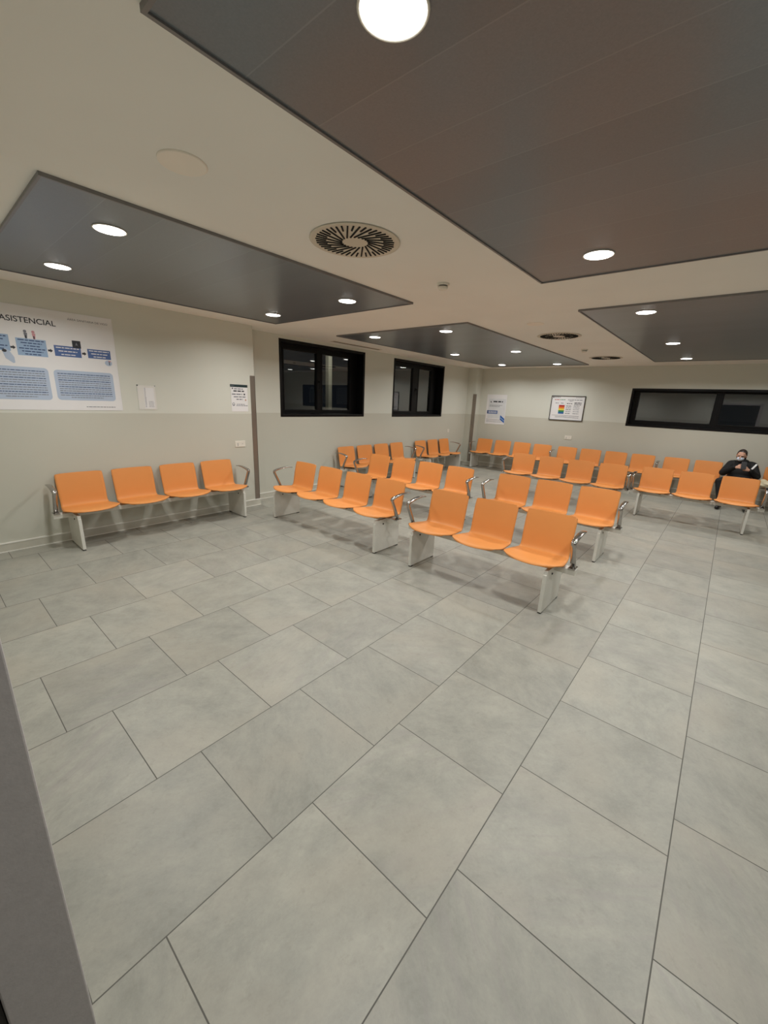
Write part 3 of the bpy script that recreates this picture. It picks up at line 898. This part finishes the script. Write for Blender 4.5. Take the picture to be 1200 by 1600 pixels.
ell(b, (0, .235, .60), (.185, .145, .17)); ell(b, (0, .255, .735), (.185, .125, .13)); capsule(b, (-.125, .265, .785), .075, (.125, .265, .785), .075)
ell(b, (0, .17, .52), (.205, .17, .085)); ell(b, (0, .24, .86), (.085, .080, .035))
for s, el, h in ((-1, ELL, HL), (1, ELR, HR)):
    capsule(b, (s*.155, .26, .775), .078, el, .066); capsule(b, el, .064, h+Vector((s*.065, .05, -.022)), .042)
fused(b, 'coat', COAT, root, .009, 3)
b = new()
for s in (-1, 1):
    capsule(b, (s*.085, .17, .505), .088, KN[s], .064); capsule(b, KN[s], .062, FT[s]+Vector((0, 0, .02)), .045)
fused(b, 'trousers', TROU, root, .009, 2)
for s in (-1, 1):
    b = new(); f = FT[s]
    capsule(b, (f.x, f.y+.02, .045), .042, (f.x+s*.02, f.y-.15, .036), .034); capsule(b, (f.x, f.y+.01, .05), .044, (f.x, f.y, .10), .042)
    for v_ in b.verts: v_.co.z = max(v_.co.z, .002)
    fused(b, 'shoe', SHOE, root, .006, 2)
b = new()   # hair: cap with a parting, drawn back
k = len(b.verts)
ell(b, hp(0, .024, .028), (.076, .098, .090), Rh)
for v_ in b.verts:
    l = Rh.inverted() @ (v_.co-hd)
    lim = .060-.9*max(0, l.y+.02)
    if l.y < .02 and l.z < .078: l.y = max(l.y, -.035+(0.078-l.z)*.55)
    v_.co = hd+Rh @ l
ell(b, hp(0, .10, -.01), (.050, .035, .060), Rh)
for s in (-1, 1):
    capsule(b, hp(s*.052, -.020, .072), .014, hp(s*.069, .012, .01), .012); capsule(b, hp(s*.069, .012, .01), .012, hp(s*.060, .035, -.075), .013)
fused(b, 'hair', HAIR, root, .006, 2)
b = new()
ell(b, hp(0, -.042, -.043), (.057, .070, .046), Rh)
fused(b, 'face_mask', MASK, root, .006, 2)
for s in (-1, 1):
    b = new(); ell(b, hp(s*.028, -.083, .018), (.011, .007, .0055), Rh, 10); done(b, 'eye', EYE, root, True)
# phone in her hands
mid = (HL+HR)/2
ph = empty('mobile_phone', (PX+mid.x+.005, PY+mid.y-.045, mid.z+.055), (rad(-28), 0, rad(6)))
b = new(); prism(b, rrect(-.038, .038, -.075, .075, .010), -.004, .004)
o = done(b, 'phone_case', mat('dark_phone_case', (22, 20, 22), .35), ph); o.rotation_euler = (pi/2, 0, 0)
b = new(); prism(b, rrect(-.034, .034, -.070, .070, .008), -.0052, -.004)
o = done(b, 'phone_screen', mat('phone_screen_glass', (40, 46, 54), .1), ph); o.rotation_euler = (pi/2, 0, 0)
tag(ph, 'dark mobile phone held up in the hands of the seated person', 'phone')
b = new()
prism(b, [(-.012, -.055), (.016, -.058), (.030, .05), (.004, .058)], -.004, .004); bmesh.ops.bevel(b, geom=list(b.edges), offset=.0015, segments=1, affect='EDGES')
o = done(b, 'folded_paper', PAPER); o.location = (PX+.155, PY-.055, .80); o.rotation_euler = (rad(72), rad(18), rad(-10))
tag(o, 'folded white paper slip held beside the phone', 'paper')
# cream bundle on the seat beside
b = new(); rr = random.Random(3)
for i in range(11):
    c = (rr.uniform(-.10, .12), rr.uniform(-.07, .08), .07+rr.uniform(-.02, .05)); ell(b, c, (rr.uniform(.06, .09), rr.uniform(.05, .08), rr.uniform(.035, .06)), Matrix.Rotation(rr.uniform(-.6, .6), 3, 'Y'))
ell(b, (0, 0, .045), (.16, .11, .045))
o = fused(b, 'folded_scarf', mat('cream_knit', (214, 202, 170), .9, var=.08, scale=40, bump=.4, bscale=120), None, .008, 3)
o.location = (PX+.43, PY+.06, .430); tag(o, 'cream cloth bundle lying on the seat beside the seated person', 'scarf')
